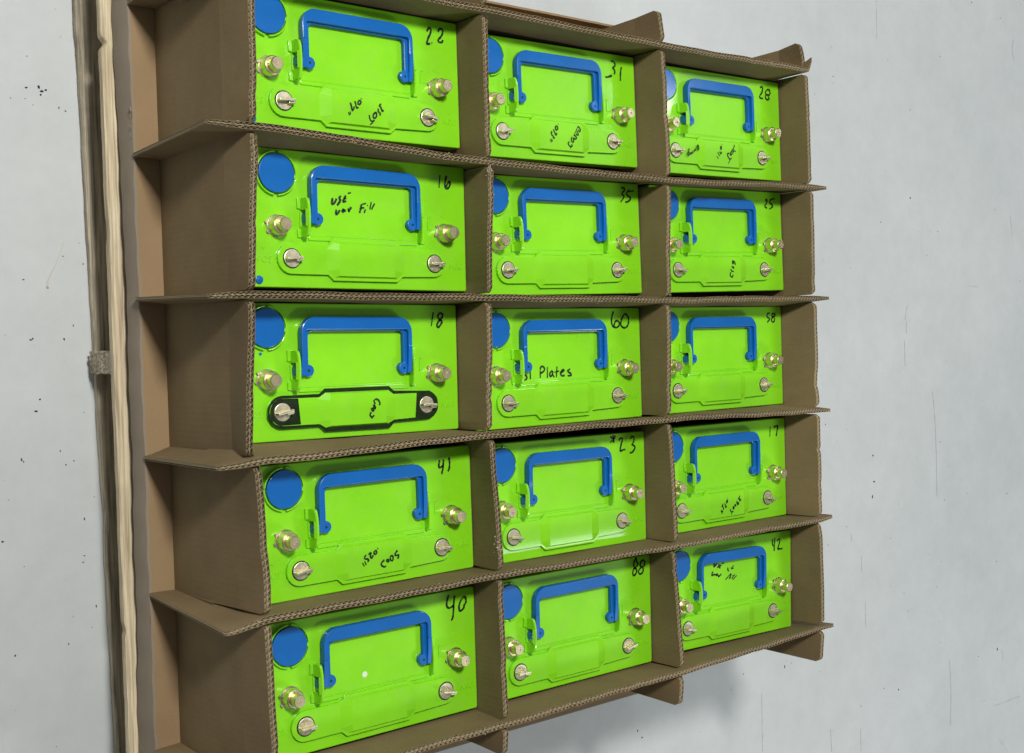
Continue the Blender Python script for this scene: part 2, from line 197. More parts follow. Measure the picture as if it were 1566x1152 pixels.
def wood(name, c1, c2, c3):
    m = bpy.data.materials.new(name); nt, N, L, b = nodes(m)
    b.inputs['Roughness'].default_value = .8; b.inputs['Specular IOR Level'].default_value = .3
    t = N.new('ShaderNodeTexCoord'); mp = N.new('ShaderNodeMapping'); mp.inputs['Scale'].default_value = (330, 9, 330)
    L.new(t.outputs['Object'], mp.inputs[0])
    n = N.new('ShaderNodeTexNoise'); n.inputs['Scale'].default_value = 1; n.inputs['Detail'].default_value = 7; n.inputs['Distortion'].default_value = .25
    L.new(mp.outputs[0], n.inputs['Vector'])
    r = N.new('ShaderNodeValToRGB'); L.new(n.outputs['Fac'], r.inputs[0])
    r.color_ramp.elements[0].position = .32; r.color_ramp.elements[1].position = .62
    r.color_ramp.elements[0].color = (*c1, 1); r.color_ramp.elements[1].color = (*c2, 1)
    n2 = N.new('ShaderNodeTexNoise'); n2.inputs['Scale'].default_value = 3.2; n2.inputs['Detail'].default_value = 9; n2.inputs['Roughness'].default_value = .7
    L.new(t.outputs['Object'], n2.inputs['Vector'])
    r2 = N.new('ShaderNodeValToRGB'); r2.color_ramp.elements[0].position = .47; r2.color_ramp.elements[1].position = .60; L.new(n2.outputs['Fac'], r2.inputs[0])
    mx = N.new('ShaderNodeMix'); mx.data_type = 'RGBA'; L.new(r2.outputs[0], mx.inputs['Factor'])
    L.new(r.outputs[0], mx.inputs['A']); mx.inputs['B'].default_value = (*c3, 1)
    m3 = N.new('ShaderNodeMix'); m3.data_type = 'RGBA'; m3.inputs['Factor'].default_value = .55
    L.new(r.outputs[0], m3.inputs['A']); L.new(mx.outputs['Result'], m3.inputs['B'])
    L.new(m3.outputs['Result'], b.inputs['Base Color'])
    bp = N.new('ShaderNodeBump'); bp.inputs['Strength'].default_value = .8; bp.inputs['Distance'].default_value = .0015
    L.new(n.outputs['Fac'], bp.inputs['Height']); L.new(bp.outputs[0], b.inputs['Normal'])
    return m
WOOD = wood('fresh_pine', (.40, .31, .19), (.82, .70, .48), (.50, .41, .26))
WOODG = wood('weathered_pine', (.22, .19, .14), (.62, .54, .40), (.13, .11, .08))

FLOOR = bpy.data.materials.new('painted_concrete'); nt, N, L, b = nodes(FLOOR)
b.inputs['Roughness'].default_value = .38; b.inputs['Specular IOR Level'].default_value = .35
t = N.new('ShaderNodeTexCoord')
def nz(scale, sc=(1, 1, 1), det=6, dist=0, ro=.55):
    mp = N.new('ShaderNodeMapping'); mp.inputs['Scale'].default_value = sc; L.new(t.outputs['Object'], mp.inputs[0])
    n = N.new('ShaderNodeTexNoise'); n.inputs['Scale'].default_value = scale; n.inputs['Detail'].default_value = det
    n.inputs['Distortion'].default_value = dist; n.inputs['Roughness'].default_value = ro; L.new(mp.outputs[0], n.inputs['Vector']); return n
def rp(src, p0, p1, c0, c1):
    r = N.new('ShaderNodeValToRGB'); L.new(src, r.inputs[0]); r.color_ramp.elements[0].position = p0; r.color_ramp.elements[1].position = p1
    r.color_ramp.elements[0].color = (*c0, 1); r.color_ramp.elements[1].color = (*c1, 1); return r
def mul(a, c, fac=1):
    m = N.new('ShaderNodeMix'); m.data_type = 'RGBA'; m.blend_type = 'MULTIPLY'; m.inputs['Factor'].default_value = fac
    L.new(a, m.inputs['A']); L.new(c, m.inputs['B']); return m.outputs['Result']
big = nz(1.3, det=4); base = rp(big.outputs['Fac'], .35, .65, (0.58, 0.61, 0.61), (0.64, 0.665, 0.665))
mott = rp(nz(14, det=12, ro=.75).outputs['Fac'], .3, .7, (.93, .935, .93), (1.04, 1.04, 1.04))
strk = rp(nz(5, (7, .5, 1), det=7, ro=.65).outputs['Fac'], .66, .80, (1, 1, 1), (.90, .91, .90))
strk2 = rp(nz(16, (5, .35, 1), det=4, ro=.6).outputs['Fac'], .69, .76, (1, 1, 1), (.80, .81, .80))
blot = rp(nz(7, (1, 1, 1), det=10, dist=.8, ro=.72).outputs['Fac'], .68, .78, (1, 1, 1), (.74, .75, .74))
spk = rp(nz(70, det=2).outputs['Fac'], .75, .79, (1, 1, 1), (.55, .55, .54))
c = mul(base.outputs[0], mott.outputs[0]); c = mul(c, strk.outputs[0], .8); c = mul(c, strk2.outputs[0], .4); c = mul(c, blot.outputs[0], .8); c = mul(c, spk.outputs[0], .7)
L.new(c, b.inputs['Base Color'])
rr = N.new('ShaderNodeMapRange'); rr.inputs['To Min'].default_value = .42; rr.inputs['To Max'].default_value = .62; L.new(big.outputs['Fac'], rr.inputs['Value']); L.new(rr.outputs[0], b.inputs['Roughness'])
bp = N.new('ShaderNodeBump'); bp.inputs['Strength'].default_value = .15; bp.inputs['Distance'].default_value = .003
L.new(nz(30, det=5).outputs['Fac'], bp.inputs['Height']); L.new(bp.outputs[0], b.inputs['Normal'])

# ------------------------------------------------------------------ the floor
FZ = -.175
bm = bmesh.new(); v = [bm.verts.new(q) for q in ((-12, -12, FZ), (14, -12, FZ), (14, 12, FZ), (-12, 12, FZ))]; bm.faces.new(v)
fl = mesh_obj('floor', bm, FLOOR); tag(fl, 'pale grey painted concrete floor with specks and scuffs', None, kind='structure')

# ------------------------------------------------------------------ pallet
def box(bm, x0, x1, y0, y1, z0, z1):
    vs = [bm.verts.new((x, y, z)) for z in (z0, z1) for (x, y) in ((x0, y0), (x1, y0), (x1, y1), (x0, y1))]
    for f in ((0, 3, 2, 1), (4, 5, 6, 7), (0, 1, 5, 4), (1, 2, 6, 5), (2, 3, 7, 6), (3, 0, 4, 7)):
        bm.faces.new([vs[i] for i in f])
    return vs

def board(name, front, x1, y0, y1, z0, z1, m, parent, rough=.0012, wane=.004, notch=(), seed=0):
    """plank along Y whose sawn front edge x=front(y) wanders, with a waney upper corner"""
    rnd = random.Random(seed); bm = bmesh.new(); n = 640; rings = []
    ph = [rnd.uniform(0, 6.28) for _ in range(9)]
    for i in range(n + 1):
        y = y0 + (y1 - y0) * i / n
        wob = sum(math.sin(y * k + ph[j]) * q for j, (k, q) in enumerate(((3, .4), (23, .3), (67, .4), (149, .2), (311, .1)))) * rough + rnd.uniform(-1, 1) * rough * .22
        if rnd.random() < .0: wob += rnd.uniform(-.0022, .0030)
        x = front(y) + wob
        for (yn, wd, dp) in notch:
            x += dp * math.exp(-((y - yn) / wd) ** 2)
        wn_ = max(.0006, wane * (.45 + .45 * math.sin(y * 11 + ph[5]) * math.sin(y * 29 + ph[6]) + .06 * rnd.random()))
        rings.append([bm.verts.new(q) for q in ((x1, y, z0), (x + .0008, y, z0), (x, y, z0 + .004), (x + wn_ * .15, y, z1 - wn_), (x + wn_, y, z1 - .0004), (x + wn_ + .004, y, z1), (x1, y, z1))])
    for a, b_ in zip(rings, rings[1:]):
        for k in range(7): bm.faces.new((a[k], a[(k + 1) % 7], b_[(k + 1) % 7], b_[k]))
    bm.faces.new(rings[0]); bm.faces.new(rings[-1][::-1])
    return mesh_obj(name, bm, m, parent, 35)

pal = empty('wooden_pallet', (0, 0, 0))
tag(pal, 'pine pallet with rough sawn boards and a stringer end showing, on the grey floor', 'pallet')
board('deck_board', lambda y: .1165 - (y + .5) * .003, .205, -1.115, .10, -.071, -.0555, WOOD, pal, rough=.00055, wane=.004, notch=((-.052, .006, .006), (-.30, .02, .0015), (-.84, .008, .002)), seed=3)
for i, x in enumerate((.30, .42, .54, .66, .78, .90, 1.02, 1.14)):
    board('deck_board', lambda y, x=x: x, x + .088, -1.115 if x < .95 else -1.0, .10 if x < .95 else .0, -.071, -.0555, WOOD, pal, seed=10 + i)
board('bottom_board', lambda y: .1268 - (y + .45) * .017, .158 , -1.115, .10, FZ + .001, FZ + .016, WOODG, pal, rough=.0008, wane=.005, notch=((.0, .05, -.001), (-.69, .03, .002)), seed=5)
board('bottom_board', lambda y: .55, .64, -1.115, .10, FZ + .001, FZ + .016, WOODG, pal, seed=6)
board('bottom_board', lambda y: 1.12, 1.21, -1.0, .0, FZ + .001, FZ + .016, WOODG, pal, seed=8)
def rough_block(name, x0, x1, y0, y1, z0, z1, parent):
    bm = bmesh.new(); ny, nzz = 14, 26; rnd = random.Random(int(abs(y0) * 1000))
    g = [[bm.verts.new((x0 + rnd.uniform(-.0012, .0012), y0 + (y1 - y0) * i / ny + (rnd.uniform(-.0012, .0012) if i in (0, ny) else 0), z0 + (z1 - z0) * j / nzz)) for j in range(nzz + 1)] for i in range(ny + 1)]
    for i in range(ny):
        for j in range(nzz): bm.faces.new((g[i][j], g[i + 1][j], g[i + 1][j + 1], g[i][j + 1]))
    b0 = [bm.verts.new((x1, y, z)) for y, z in ((y0, z0), (y1, z0), (y1, z1), (y0, z1))]
    bm.faces.new([g[i][0] for i in range(ny + 1)] + [b0[1], b0[0]])
    bm.faces.new([g[i][-1] for i in range(ny + 1)] + [b0[2], b0[3]])
    bm.faces.new(g[0] + [b0[3], b0[0]]); bm.faces.new(g[-1] + [b0[2], b0[1]]); bm.faces.new(b0)
    return mesh_obj(name, bm, WOODG, parent)
for y in (.075, -.478, -1.06):
    rough_block('stringer', .119, 1.225 if abs(y + .478) < .01 else 1.0, y - .0155, y + .0155, FZ + .0165, -.0715, pal)

# ------------------------------------------------------------------ corrugated tray on the pallet
TX0, TX1, TY0, TY1 = .1325, 1.19, -1.098, .066
tray = empty('cardboard_tray', (.66, -.5, -.05))
tag(tray, 'shallow upturned cardboard tray under the dividers, plain brown edge toward the pallet boards', 'cardboard tray')
T0 = Vector((.66, -.5, -.05))
bm = bmesh.new(); TP = [(TX0, TY0), (1.02, TY0), (1.08, -1.015), (1.262, -1.005), (1.262, .004), (1.08, .02), (1.02, TY1), (TX0, TY1)]
lo_ = [bm.verts.new((q[0] - T0.x, q[1] - T0.y, .044)) for q in TP]; hi_ = [bm.verts.new((q[0] - T0.x, q[1] - T0.y, .050)) for q in TP]
for k in range(8): bm.faces.new((lo_[k], lo_[(k + 1) % 8], hi_[(k + 1) % 8], hi_[k]))
bm.faces.new(hi_); bm.faces.new(lo_[::-1])
mesh_obj('tray_base', bm, K_TRAY, tray)
bm = bmesh.new()
nseg = 160
for side in ('l',):
    rings = []
    for i in range(nseg + 1):
        y = TY0 + (TY1 - TY0) * i / nseg - T0.y
        xo = TX0 - T0.x - .0006 + .0007 * math.sin(i * .21) + .0005 * math.sin(i * .83 + 1)
        yw = y + T0.y
        flr = interp([(-1.1, 0), (-.98, 0), (-.86, .010), (-.60, .016), (-.30, .017), (-.13, .006), (.05, 0)], yw)
        rings.append([bm.verts.new(q) for q in ((xo + .0035, y, -.0048 + flr), (xo - .002, y, -.0048 + flr), (xo - .0004, y, .0492), (xo + .0003, y, .0502), (xo + .0035, y, .0504))])
    for a, c_ in zip(rings, rings[1:]):
        for k in range(5): bm.faces.new((a[k], a[(k + 1) % 5], c_[(k + 1) % 5], c_[k]))
    bm.faces.new(rings[0]); bm.faces.new(rings[-1][::-1])
mesh_obj('tray_side', bm, K_SKIRT, tray, 40)
for (x0, x1, y0, y1) in ((TX0 - T0.x + .004, 1.02 - T0.x, TY0 - T0.y - .004, TY0 - T0.y - .0005), (1.2625 - T0.x, 1.266 - T0.x, -1.005 - T0.y, .004 - T0.y)):
    bm = bmesh.new(); box(bm, x0, x1, y0, y1, -.0048, .0495); mesh_obj('tray_side', bm, K_SKIRT, tray)
bm = bmesh.new(); rr = random.Random(2); ring = []
for i in range(90):      # folded-up end panel with an uneven top edge
    x = TX0 + .004 + (1.01 - TX0) * i / 89 - T0.x; zt_ = .0985 + .0016 * math.sin(i * .13) + rr.uniform(-.0004, .0004); yo = .0015 * math.sin(i * .09)
    ring.append([bm.verts.new(q) for q in ((x, TY1 - T0.y + .0005, -.0048), (x, TY1 - T0.y + .0040, -.0048), (x, TY1 - T0.y + .0035 + yo, zt_), (x, TY1 - T0.y + yo, zt_))])
for a, c_ in zip(ring, ring[1:]):
    for k in range(4): bm.faces.new((a[k], a[(k + 1) % 4], c_[(k + 1) % 4], c_[k]))
bm.faces.new(ring[0]); bm.faces.new(ring[-1][::-1])
mesh_obj('end_panel', bm, K_TRAY, tray)
bm = bmesh.new()
for k in range(26):   # torn paper hanging off the tray edge
    y = -.165 - T0.y + random.gauss(0, .012); x = TX0 - T0.x - .001; s = random.uniform(.001, .004)
    vs = [bm.verts.new((x + random.uniform(-s, s * .4), y + random.uniform(-s, s) * 1.5, .049 + random.uniform(-.003, .003))) for _ in range(3)]
    bm.faces.new(vs)
mesh_obj('torn_edge', bm, PAPER, tray)

# ------------------------------------------------------------------ corrugated dividers
def sheet(name, axis, s0, s1, base, mid, top, zt, zb, thick, m, label, cat, group):
    """double-wall corrugated sheet running along axis (0=x,1=y); base/mid/top give the cross coordinate at three heights"""
    root = empty(name, (0, 0, 0)); tag(root, label, cat, group)
    step = .00186; n = int((s1 - s0) / step); ss = [s0 + (s1 - s0) * i / n for i in range(n + 1)]
    ph0 = hash_(label) % 628 / 100
    def cross(s, z):
        a, b_, c_ = interp(base, s), interp(mid, s), interp(top, s)
        wv = (.0005 * math.sin(s * 23 + z * 14 + ph0) + .00035 * math.sin(s * 61 - z * 31 + ph0 * 2)) * min(1, z / .1)
        return wv + (a + (b_ - a) * z / LZ if z < LZ else b_ + (c_ - b_) * (z - LZ) / (H - LZ))
    def P(s, off, z):
        c_ = cross(s, z) + off
        return (s, c_, z) if axis == 0 else (c_, s, z)
    rnd = random.Random(hash_(name + label))
    jit = [rnd.uniform(-.00035, .00035) for _ in ss]
    crush = [0.] * (n + 1)
    for _ in range(int((s1 - s0) / .07)):
        c0 = rnd.uniform(s0, s1); w_ = rnd.uniform(.003, .014); a_ = rnd.uniform(.0005, .0024)
        for i, s in enumerate(ss): crush[i] += a_ * math.exp(-((s - c0) / w_) ** 2)
    def ribbon(bm, offs, th, zd=0):
        rings = []
        for i, s in enumerate(ss):
            k = thick(s); o = offs(i, s) * k
            lo = zb(s); hi = zt(s) + jit[i] * (.5 + abs(zd)) - crush[i] - zd
            zs = sorted(set([lo, min(max(LZ, lo + .001), hi - .001), hi]))
            if len(zs) < 3: zs = [lo, (lo + hi) / 2, hi]
            rings.append([bm.verts.new(P(s, o - th / 2, z)) for z in zs] + [bm.verts.new(P(s, o + th / 2, z)) for z in reversed(zs)])
        for a, b_ in zip(rings, rings[1:]):
            for k in range(6): bm.faces.new((a[k], a[(k + 1) % 6], b_[(k + 1) % 6], b_[k]))
        bm.faces.new(rings[0]); bm.faces.new(rings[-1][::-1])
    T = .0084
    bm = bmesh.new()
    ribbon(bm, lambda i, s: T / 2, .00055); ribbon(bm, lambda i, s: -T / 2, .00055)
    mesh_obj('liner', bm, m, root)
    bm = bmesh.new(); pitch = .0078
    seq = (0, 1, 0, -1)
    a1, a2 = T / 4 - .0004, T / 4 - .0004
    ribbon(bm, lambda i, s: .0002, .00045, .0004)
    ribbon(bm, lambda i, s: T / 4 + a1 * seq[i % 4], .00036, .0005)
    ribbon(bm, lambda i, s: -T / 4 + a2 * seq[(i + 1) % 4], .00036, .0005)
    mesh_obj('fluting', bm, K_FLUTE, root)
    bm = bmesh.new()
    for _ in range(7):
        c0 = rnd.uniform(s0 + .03, s1 - .03); sp_ = rnd.uniform(.002, .007); k = zt(c0)
        if k < .2: continue
        for _ in range(int(10 + sp_ * 3000)):
            px = c0 + rnd.gauss(0, sp_); of = rnd.choice((-1, 1)) * rnd.uniform(.0015, .0052) * thick(c0); r_ = rnd.uniform(.0005, .0017)
            q = P(px, of, H - .0010 + rnd.uniform(-.0030, .0016))
            bm.faces.new([bm.verts.new((q[0] + rnd.uniform(-r_, r_), q[1] + rnd.uniform(-r_, r_), q[2] + rnd.uniform(-r_, r_) * .7)) for _ in range(3)])
    o = mesh_obj('torn_fibres', bm, PAPER, root); o['kind'] = 'stuff'
    return root
def hash_(s):
    h = 7
    for ch in s: h = (h * 31 + ord(ch)) % 1000003
    return h

names = list(BATT)
def bat(r, c): return BATT[names[r * 3 + c]]
# rows
RX = (.19, .536, .888, 1.245)
ROWTOP = [[-.0125, -.0127, -.0134, -.0067], [-.2034, -.2193, -.2206, -.2089], [-.4026, -.4043, -.4069, -.4025], [-.5995, -.5917, -.5917, -.5995], [-.7884, -.7861, -.7912, -.7918], [-.9950, -.9934, -.9906, -.9828]]
TIP = [(1.262, .020), (1.295, -.207), (1.296, -.403), (1.292, -.601), (1.290, -.790), (1.290, -.985)]
FLAPX = [.131, .1310, .1270, .1310, .1318, .131]
FLAPT = [-.012, -.2036, -.4036, -.6041, -.7956, -1.000]
FLAPB = [-.012, -.2093, -.3965, -.6045, -.7850, -.993]
row_words = ['topmost', 'second', 'third', 'fourth', 'fifth', 'bottom']
between = ['long divider behind batteries 22, 31 and 28', 'long divider between the row of battery 22 and the row of battery 16', 'long divider between the row of battery 16 and the row of battery 18', 'long divider between the row of battery 18 and the row of battery 41', 'long divider between the row of battery 41 and the row of battery 40', 'long divider in front of batteries 40, 88 and 42']
for r in range(6):
    mids = []
    for c in range(3):
        up = bat(r - 1, c) if r > 0 else None; dn = bat(r, c) if r < 5 else None
        for sx in (-.15, .15):
            lo = up[1] - .0865 + (sx * up[2]) if up else None
            hi = dn[1] + .0865 + (sx * dn[2]) if dn else None
            cx = (up or dn)[0]
            if lo is None: yv = max(hi + .0055, ROWTOP[r][1])
            elif hi is None: yv = min(lo - .0055, ROWTOP[r][2])
            else: yv = hi + .0054 if r <= 2 else lo - .0054
            mids.append((cx + sx, yv))
    base = [(FLAPX[r], FLAPB[r])] + mids + [(1.29, mids[-1][1])]
    midp = [(FLAPX[r], (FLAPB[r] + 3 * FLAPT[r]) / 4)] + mids + [(1.29, (mids[-1][1] + TIP[r][1]) / 2)]
    topp = [(FLAPX[r], FLAPT[r])] + list(zip(RX, ROWTOP[r])) + [TIP[r]]
    def zt(s, r=r):
        d = min(s - FLAPX[r], TIP[r][0] - s); return H - (.006 * (1 - min(1, max(0, d) / .008)) ** 2)
    def zb(s):
        for cx in RX:
            if abs(s - cx - (-.01 if cx < .3 else 0)) < .012: return .112
        return .0004
    def th(s, r=r):
        k = 1
        if s > TIP[r][0] - .05: k = min(k, .42 + .58 * (TIP[r][0] - s) / .05)
        if s < FLAPX[r] + .05: k = min(k, .55 + .45 * (s - FLAPX[r]) / .05)
        return k
    sheet('cardboard_divider', 0, FLAPX[r], TIP[r][0], base, midp, topp, zt, zb, th, K_ROW,
          'cardboard ' + between[r], 'cardboard divider', 'interlocking cardboard dividers')
# columns
COLTOP = [[(.11 , .193), (-.056, .193), (-.202, .190), (-.213, .191), (-.398, .181), (-.411, .179), (-.586, .171), (-.606, .181), (-.782, .188), (-.802, .187), (-.949, .190), (-1.045, .192)],
          [(.04, .539), (-.02, .5385), (-.212, .538), (-.226, .541), (-.400, .533), (-.410, .532), (-.586, .526), (-.600, .530), (-.780, .539), (-.793, .537), (-.985, .540), (-1.032, .536)],
          [(.040, .877), (-.006, .885), (-.215, .890), (-.226, .889), (-.400, .884), (-.410, .882), (-.585, .878), (-.600, .880), (-.786, .886), (-.797, .881), (-.985, .893), (-1.043, .887)],
          [(.038, .1223 + 1.1007), (-.007, 1.239), (-.2, 1.243), (-.215, 1.248), (-.396, 1.246), (-.410, 1.250), (-.593, 1.251), (-.606, 1.2515), (-.784, 1.253), (-.797, 1.252), (-.976, 1.252), (-1.042, 1.245)]]
CEND = [(.045, -1.045), (.040, -1.036), (.040, -1.043), (.038, -1.042)]
col_lab = ['cross divider left of batteries 22, 16, 18, 41 and 40, nearest the pallet boards', 'cross divider between batteries 22 and 31, running down to battery 88', 'cross divider between batteries 31 and 28, running down to battery 42', 'outer cross divider right of batteries 28, 25, 58, 17 and 42']
for c in range(4):
    mids = []; bases = []
    for r in range(5):
        yc = bat(r, min(c, 2))[1]
        if c == 0: xm = .1775; hi = bat(r, 0)[0] - .165 - abs(bat(r, 0)[2]) * .08; xm = min(xm + .004, hi - .0050); xb = .171
        else:
            L0 = bat(r, c - 1); lo = L0[0] + .165 + abs(L0[2]) * .08
            hi = bat(r, c)[0] - .165 - abs(bat(r, c)[2]) * .08 if c < 3 else lo + .03
            xm = lo + min(.0055, (hi - lo) / 2); xb = xm
        for dy in (.07, -.07): mids.append((yc + dy, xm)); bases.append((yc + dy, xb))
    y1, y0 = CEND[c]
    top = sorted(COLTOP[c]); mids = sorted(mids); bases = sorted(bases)
    ry = [interp([(FLAPX[r], FLAPT[r])] + list(zip(RX, ROWTOP[r])), RX[c]) for r in range(6)]
    def zt(s, ry=ry, y0=y0, y1=y1):
        d = min([abs(s - y) for y in ry])
        if d < .0056: return .108
        e = min(s - y0, y1 - s); k = max(0, 1 - (d - .0056) / .009); k2 = max(0, 1 - e / .008)
        return H - .0012 - .009 * k * k - .008 * k2 * k2
    sheet('cardboard_divider', 1, y0, y1, bases, mids, top, zt, lambda s: .0004, lambda s: 1, K_COL,
          'cardboard ' + col_lab[c], 'cardboard divider', 'interlocking cardboard dividers')

# ------------------------------------------------------------------ batteries
def rrect(x0, x1, y0, y1, r, n=5):
    pts = []
    for cx, cy, a0 in ((x1 - r, y1 - r, 0), (x0 + r, y1 - r, 90), (x0 + r, y0 + r, 180), (x1 - r, y0 + r, 270)):
        for i in range(n + 1):
            a = math.radians(a0 + 90 * i / n); pts.append((cx + r * math.cos(a), cy + r * math.sin(a)))
    return pts
def prism(bm, pts, z0, z1, bev=0, bevb=0):
    """closed outline extruded z0..z1 with a small two-step rounded top edge"""
    n = len(pts); area_ = sum(pts[i][0] * pts[(i + 1) % n][1] - pts[(i + 1) % n][0] * pts[i][1] for i in range(n))
    if area_ < 0: pts = pts[::-1]
    nor = []
    for i in range(n):
        a, b_, c_ = Vector(pts[i - 1]), Vector(pts[i]), Vector(pts[(i + 1) % n])
        e1 = (b_ - a).normalized(); e2 = (c_ - b_).normalized(); m_ = (e1 + e2)
        if m_.length < 1e-6: m_ = e1
        m_.normalize(); k = 1 / max(.5, m_.dot(e1)); nor.append((m_.y * k, -m_.x * k))
    lev = [(0, z0), (0, z1 - bev)]
    if bev: lev += [(bev * .3, z1 - bev * .3), (bev, z1)]
    rings = [[bm.verts.new((p[0] - q[0] * ins, p[1] - q[1] * ins, z)) for p, q in zip(pts, nor)] for ins, z in lev]
    for a, b_ in zip(rings, rings[1:]):
        for i in range(n): bm.faces.new((a[i], a[(i + 1) % n], b_[(i + 1) % n], b_[i]))
    bm.faces.new(rings[0][::-1]); bm.faces.new(rings[-1])
def circ(cx, cy, r, n=32, a0=0): return [(cx + r * math.cos(a0 + 2 * math.pi * i / n), cy + r * math.sin(a0 + 2 * math.pi * i / n)) for i in range(n)]
def arc_wall(bm, cx, cy, r0, r1, a0, a1, z0, z1, n=14):
    pts = [(cx + r1 * math.cos(math.radians(a0 + (a1 - a0) * i / n)), cy + r1 * math.sin(math.radians(a0 + (a1 - a0) * i / n))) for i in range(n + 1)]
    pts += [(cx + r0 * math.cos(math.radians(a1 - (a1 - a0) * i / n)), cy + r0 * math.sin(math.radians(a1 - (a1 - a0) * i / n))) for i in range(n + 1)]
    prism(bm, pts, z0, z1, .0005)
def stroke(bm, pts, w_, z0, z1):
    """one pen stroke as a low ribbon with rounded joints"""
    P_ = [Vector(p) for p in pts]
    if len(P_) > 2:    # soften corners
        for _ in range(2):
            Q = [P_[0]]
            for a, b_ in zip(P_, P_[1:]): Q += [a.lerp(b_, .25), a.lerp(b_, .75)]
            P_ = Q + [P_[-1]]
    L_, R_ = [], []
    for i, p in enumerate(P_):
        a = P_[max(0, i - 1)]; b_ = P_[min(len(P_) - 1, i + 1)]; d = (b_ - a)
        if d.length < 1e-7: d = Vector((1, 0))
        d.normalize(); nn = Vector((-d.y, d.x)); ww = w_ * (.5 if i not in (0, len(P_) - 1) else .34) * (1 + .16 * math.sin(i * 1.9 + p.x * 900) + .10 * math.sin(i * .7 + p.y * 700))
        L_.append(p + nn * ww); R_.append(p - nn * ww)
    vl = [bm.verts.new((q.x, q.y, z1)) for q in L_]; vr = [bm.verts.new((q.x, q.y, z1)) for q in R_]
    for i in range(len(P_) - 1): bm.faces.new((vl[i], vl[i + 1], vr[i + 1], vr[i]))

BY = -.0500; HL = .1085; ER = .0196; CW = .0268
def bar_outline(hl, r, cw, x1=.0485, x2=.0565, rr_=None):
    """long cover with round ends and a wider middle"""
    pts = []
    rr = r * .93
    for i in range(13):
        a = math.radians(-90 + 180 * i / 12); pts.append((hl + rr * math.cos(a), BY + rr * math.sin(a)))
    pts += [(x2, BY + r), (x1, BY + cw), (-x1, BY + cw), (-x2, BY + r)]
    for i in range(13):
        a = math.radians(90 + 180 * i / 12); pts.append((-hl + r * math.cos(a), BY + r * math.sin(a)))
    pts += [(-x2, BY - r), (-x1, BY - cw), (x1, BY - cw), (x2, BY - r)]
    return pts

TERM = ((-.1265, -.0098), (.1282, -.0080))
proto = {}
def part(name, build, m, smooth=20):
    bm = bmesh.new(); build(bm); me = bpy.data.meshes.new(name)
    bmesh.ops.recalc_face_normals(bm, faces=bm.faces[:]); bm.to_mesh(me); bm.free(); me.materials.append(m)
    me.polygons.foreach_set('use_smooth', [True] * len(me.polygons)); me.set_sharp_from_angle(angle=math.radians(smooth))
    return me
LTOP = .1751; ZB = .0012    # lid plane above the tray; batteries stand on the tray
T_ = LTOP - ZB
M_case = part('case', lambda bm: prism(bm, rrect(-.1615, .1615, -.0830, .0830, .006), 0, T_ - .020, .001), BLACK)
def lid_b(bm):
    prism(bm, rrect(-.165, .165, -.0865, .0865, .0035), T_ - .022, T_, .0014)
def lid_relief(bm):
    z = T_
    # hinge brackets: standing wall with a window, ledges at both ends
    for sx in (-1, 1):
        xw = .0885 if sx < 0 else .0842
        n = 14; y0, y1 = -.0225, .0265
        def hgt(y): u = (y - y0) / (y1 - y0) * 2 - 1; return (.0140 if sx < 0 else .0070) + (.0062 if sx < 0 else .0050) * math.sqrt(max(0, 1 - abs(u) ** 2.6))
        x0, x1 = sorted((sx * xw, sx * (xw + (.0062 if sx < 0 else .0030))))
        def wall(ya, yb, zlo, zhi=None):
            rs = []
            for i in range(n + 1):
                y = ya + (yb - ya) * i / n; zt_ = zhi if zhi else hgt(y)
                ins = .0018 * (zt_ / .017) * (1 if sx > 0 else 1)
                rs.append([bm.verts.new(q) for q in ((x0, y, z + zlo), (x1, y, z + zlo), (x1 - (ins if sx > 0 else 0), y, z + zt_ - (.001 if zhi is None else 0)), (x1 - (ins if sx > 0 else 0) - .001, y, z + zt_), (x0 + (ins if sx < 0 else 0) + .001, y, z + zt_), (x0 + (ins if sx < 0 else 0), y, z + zt_ - (.001 if zhi is None else 0)))])
            for a, b_ in zip(rs, rs[1:]):
                for k in range(6): bm.faces.new((a[k], a[(k + 1) % 6], b_[(k + 1) % 6], b_[k]))
            bm.faces.new(rs[0]); bm.faces.new(rs[-1][::-1])
        if sx < 0: wall(y0, -.0095, -.001); wall(.0115, y1, -.001); wall(-.0097, .0117, .0172); wall(-.0097, .0117, -.001, .0020)
        else: wall(y0, y1, -.001)
        xo = sorted((sx * (xw + .0028), sx * (xw + .0100)))
        for (ya, yb) in ((y0 - .0008, -.0122), (.0130, y1 + .0008)):
            prism(bm, rrect(xo[0], xo[1] , ya, yb, .001, 2), z - .001, z + .0030, .0008)
    # low shelf rib below the handle and thin lines
    prism(bm, rrect(-.083, .083, -.0262, -.0205, .0015, 2), z - .001, z + .0019, .0010)
    prism(bm, rrect(-.0832, .0832, -.0205, -.0188, .0006, 2), z - .001, z + .0009, .0005)
    # ring round the vent cap in four arcs
    for a0, a1 in ((4, 84), (94, 172), (188, 262), (274, 350)):
        arc_wall(bm, -.1272, .0553, .0262, .0279, a0, a1, z - .001, z + .0052)
    # collars under the terminals and fine locating ribs by the right bracket
    for tx, ty in TERM: prism(bm, circ(tx, ty, .0150), z - .001, z + .0008, .0005)
    prism(bm, rrect(.1010, .1021, -.004, .0150, .0003, 1), z - .001, z + .0012, .0003)
    prism(bm, rrect(.1021, .1060, .0128, .0145, .0003, 1), z - .001, z + .0010, .0003)
    prism(bm, rrect(.104, .120, -.0028, -.0018, .0003, 1), z - .001, z + .0006, .0003)
    prism(bm, circ(.1285, .0205, .0068), z - .001, z + .00035, .0002)
M_lid = part('lid', lambda bm: (lid_b(bm), lid_relief(bm)), GREEN)
def cover_b(bm):
    prism(bm, bar_outline(HL, ER, CW), T_ - .001, T_ + .0044, .0007)
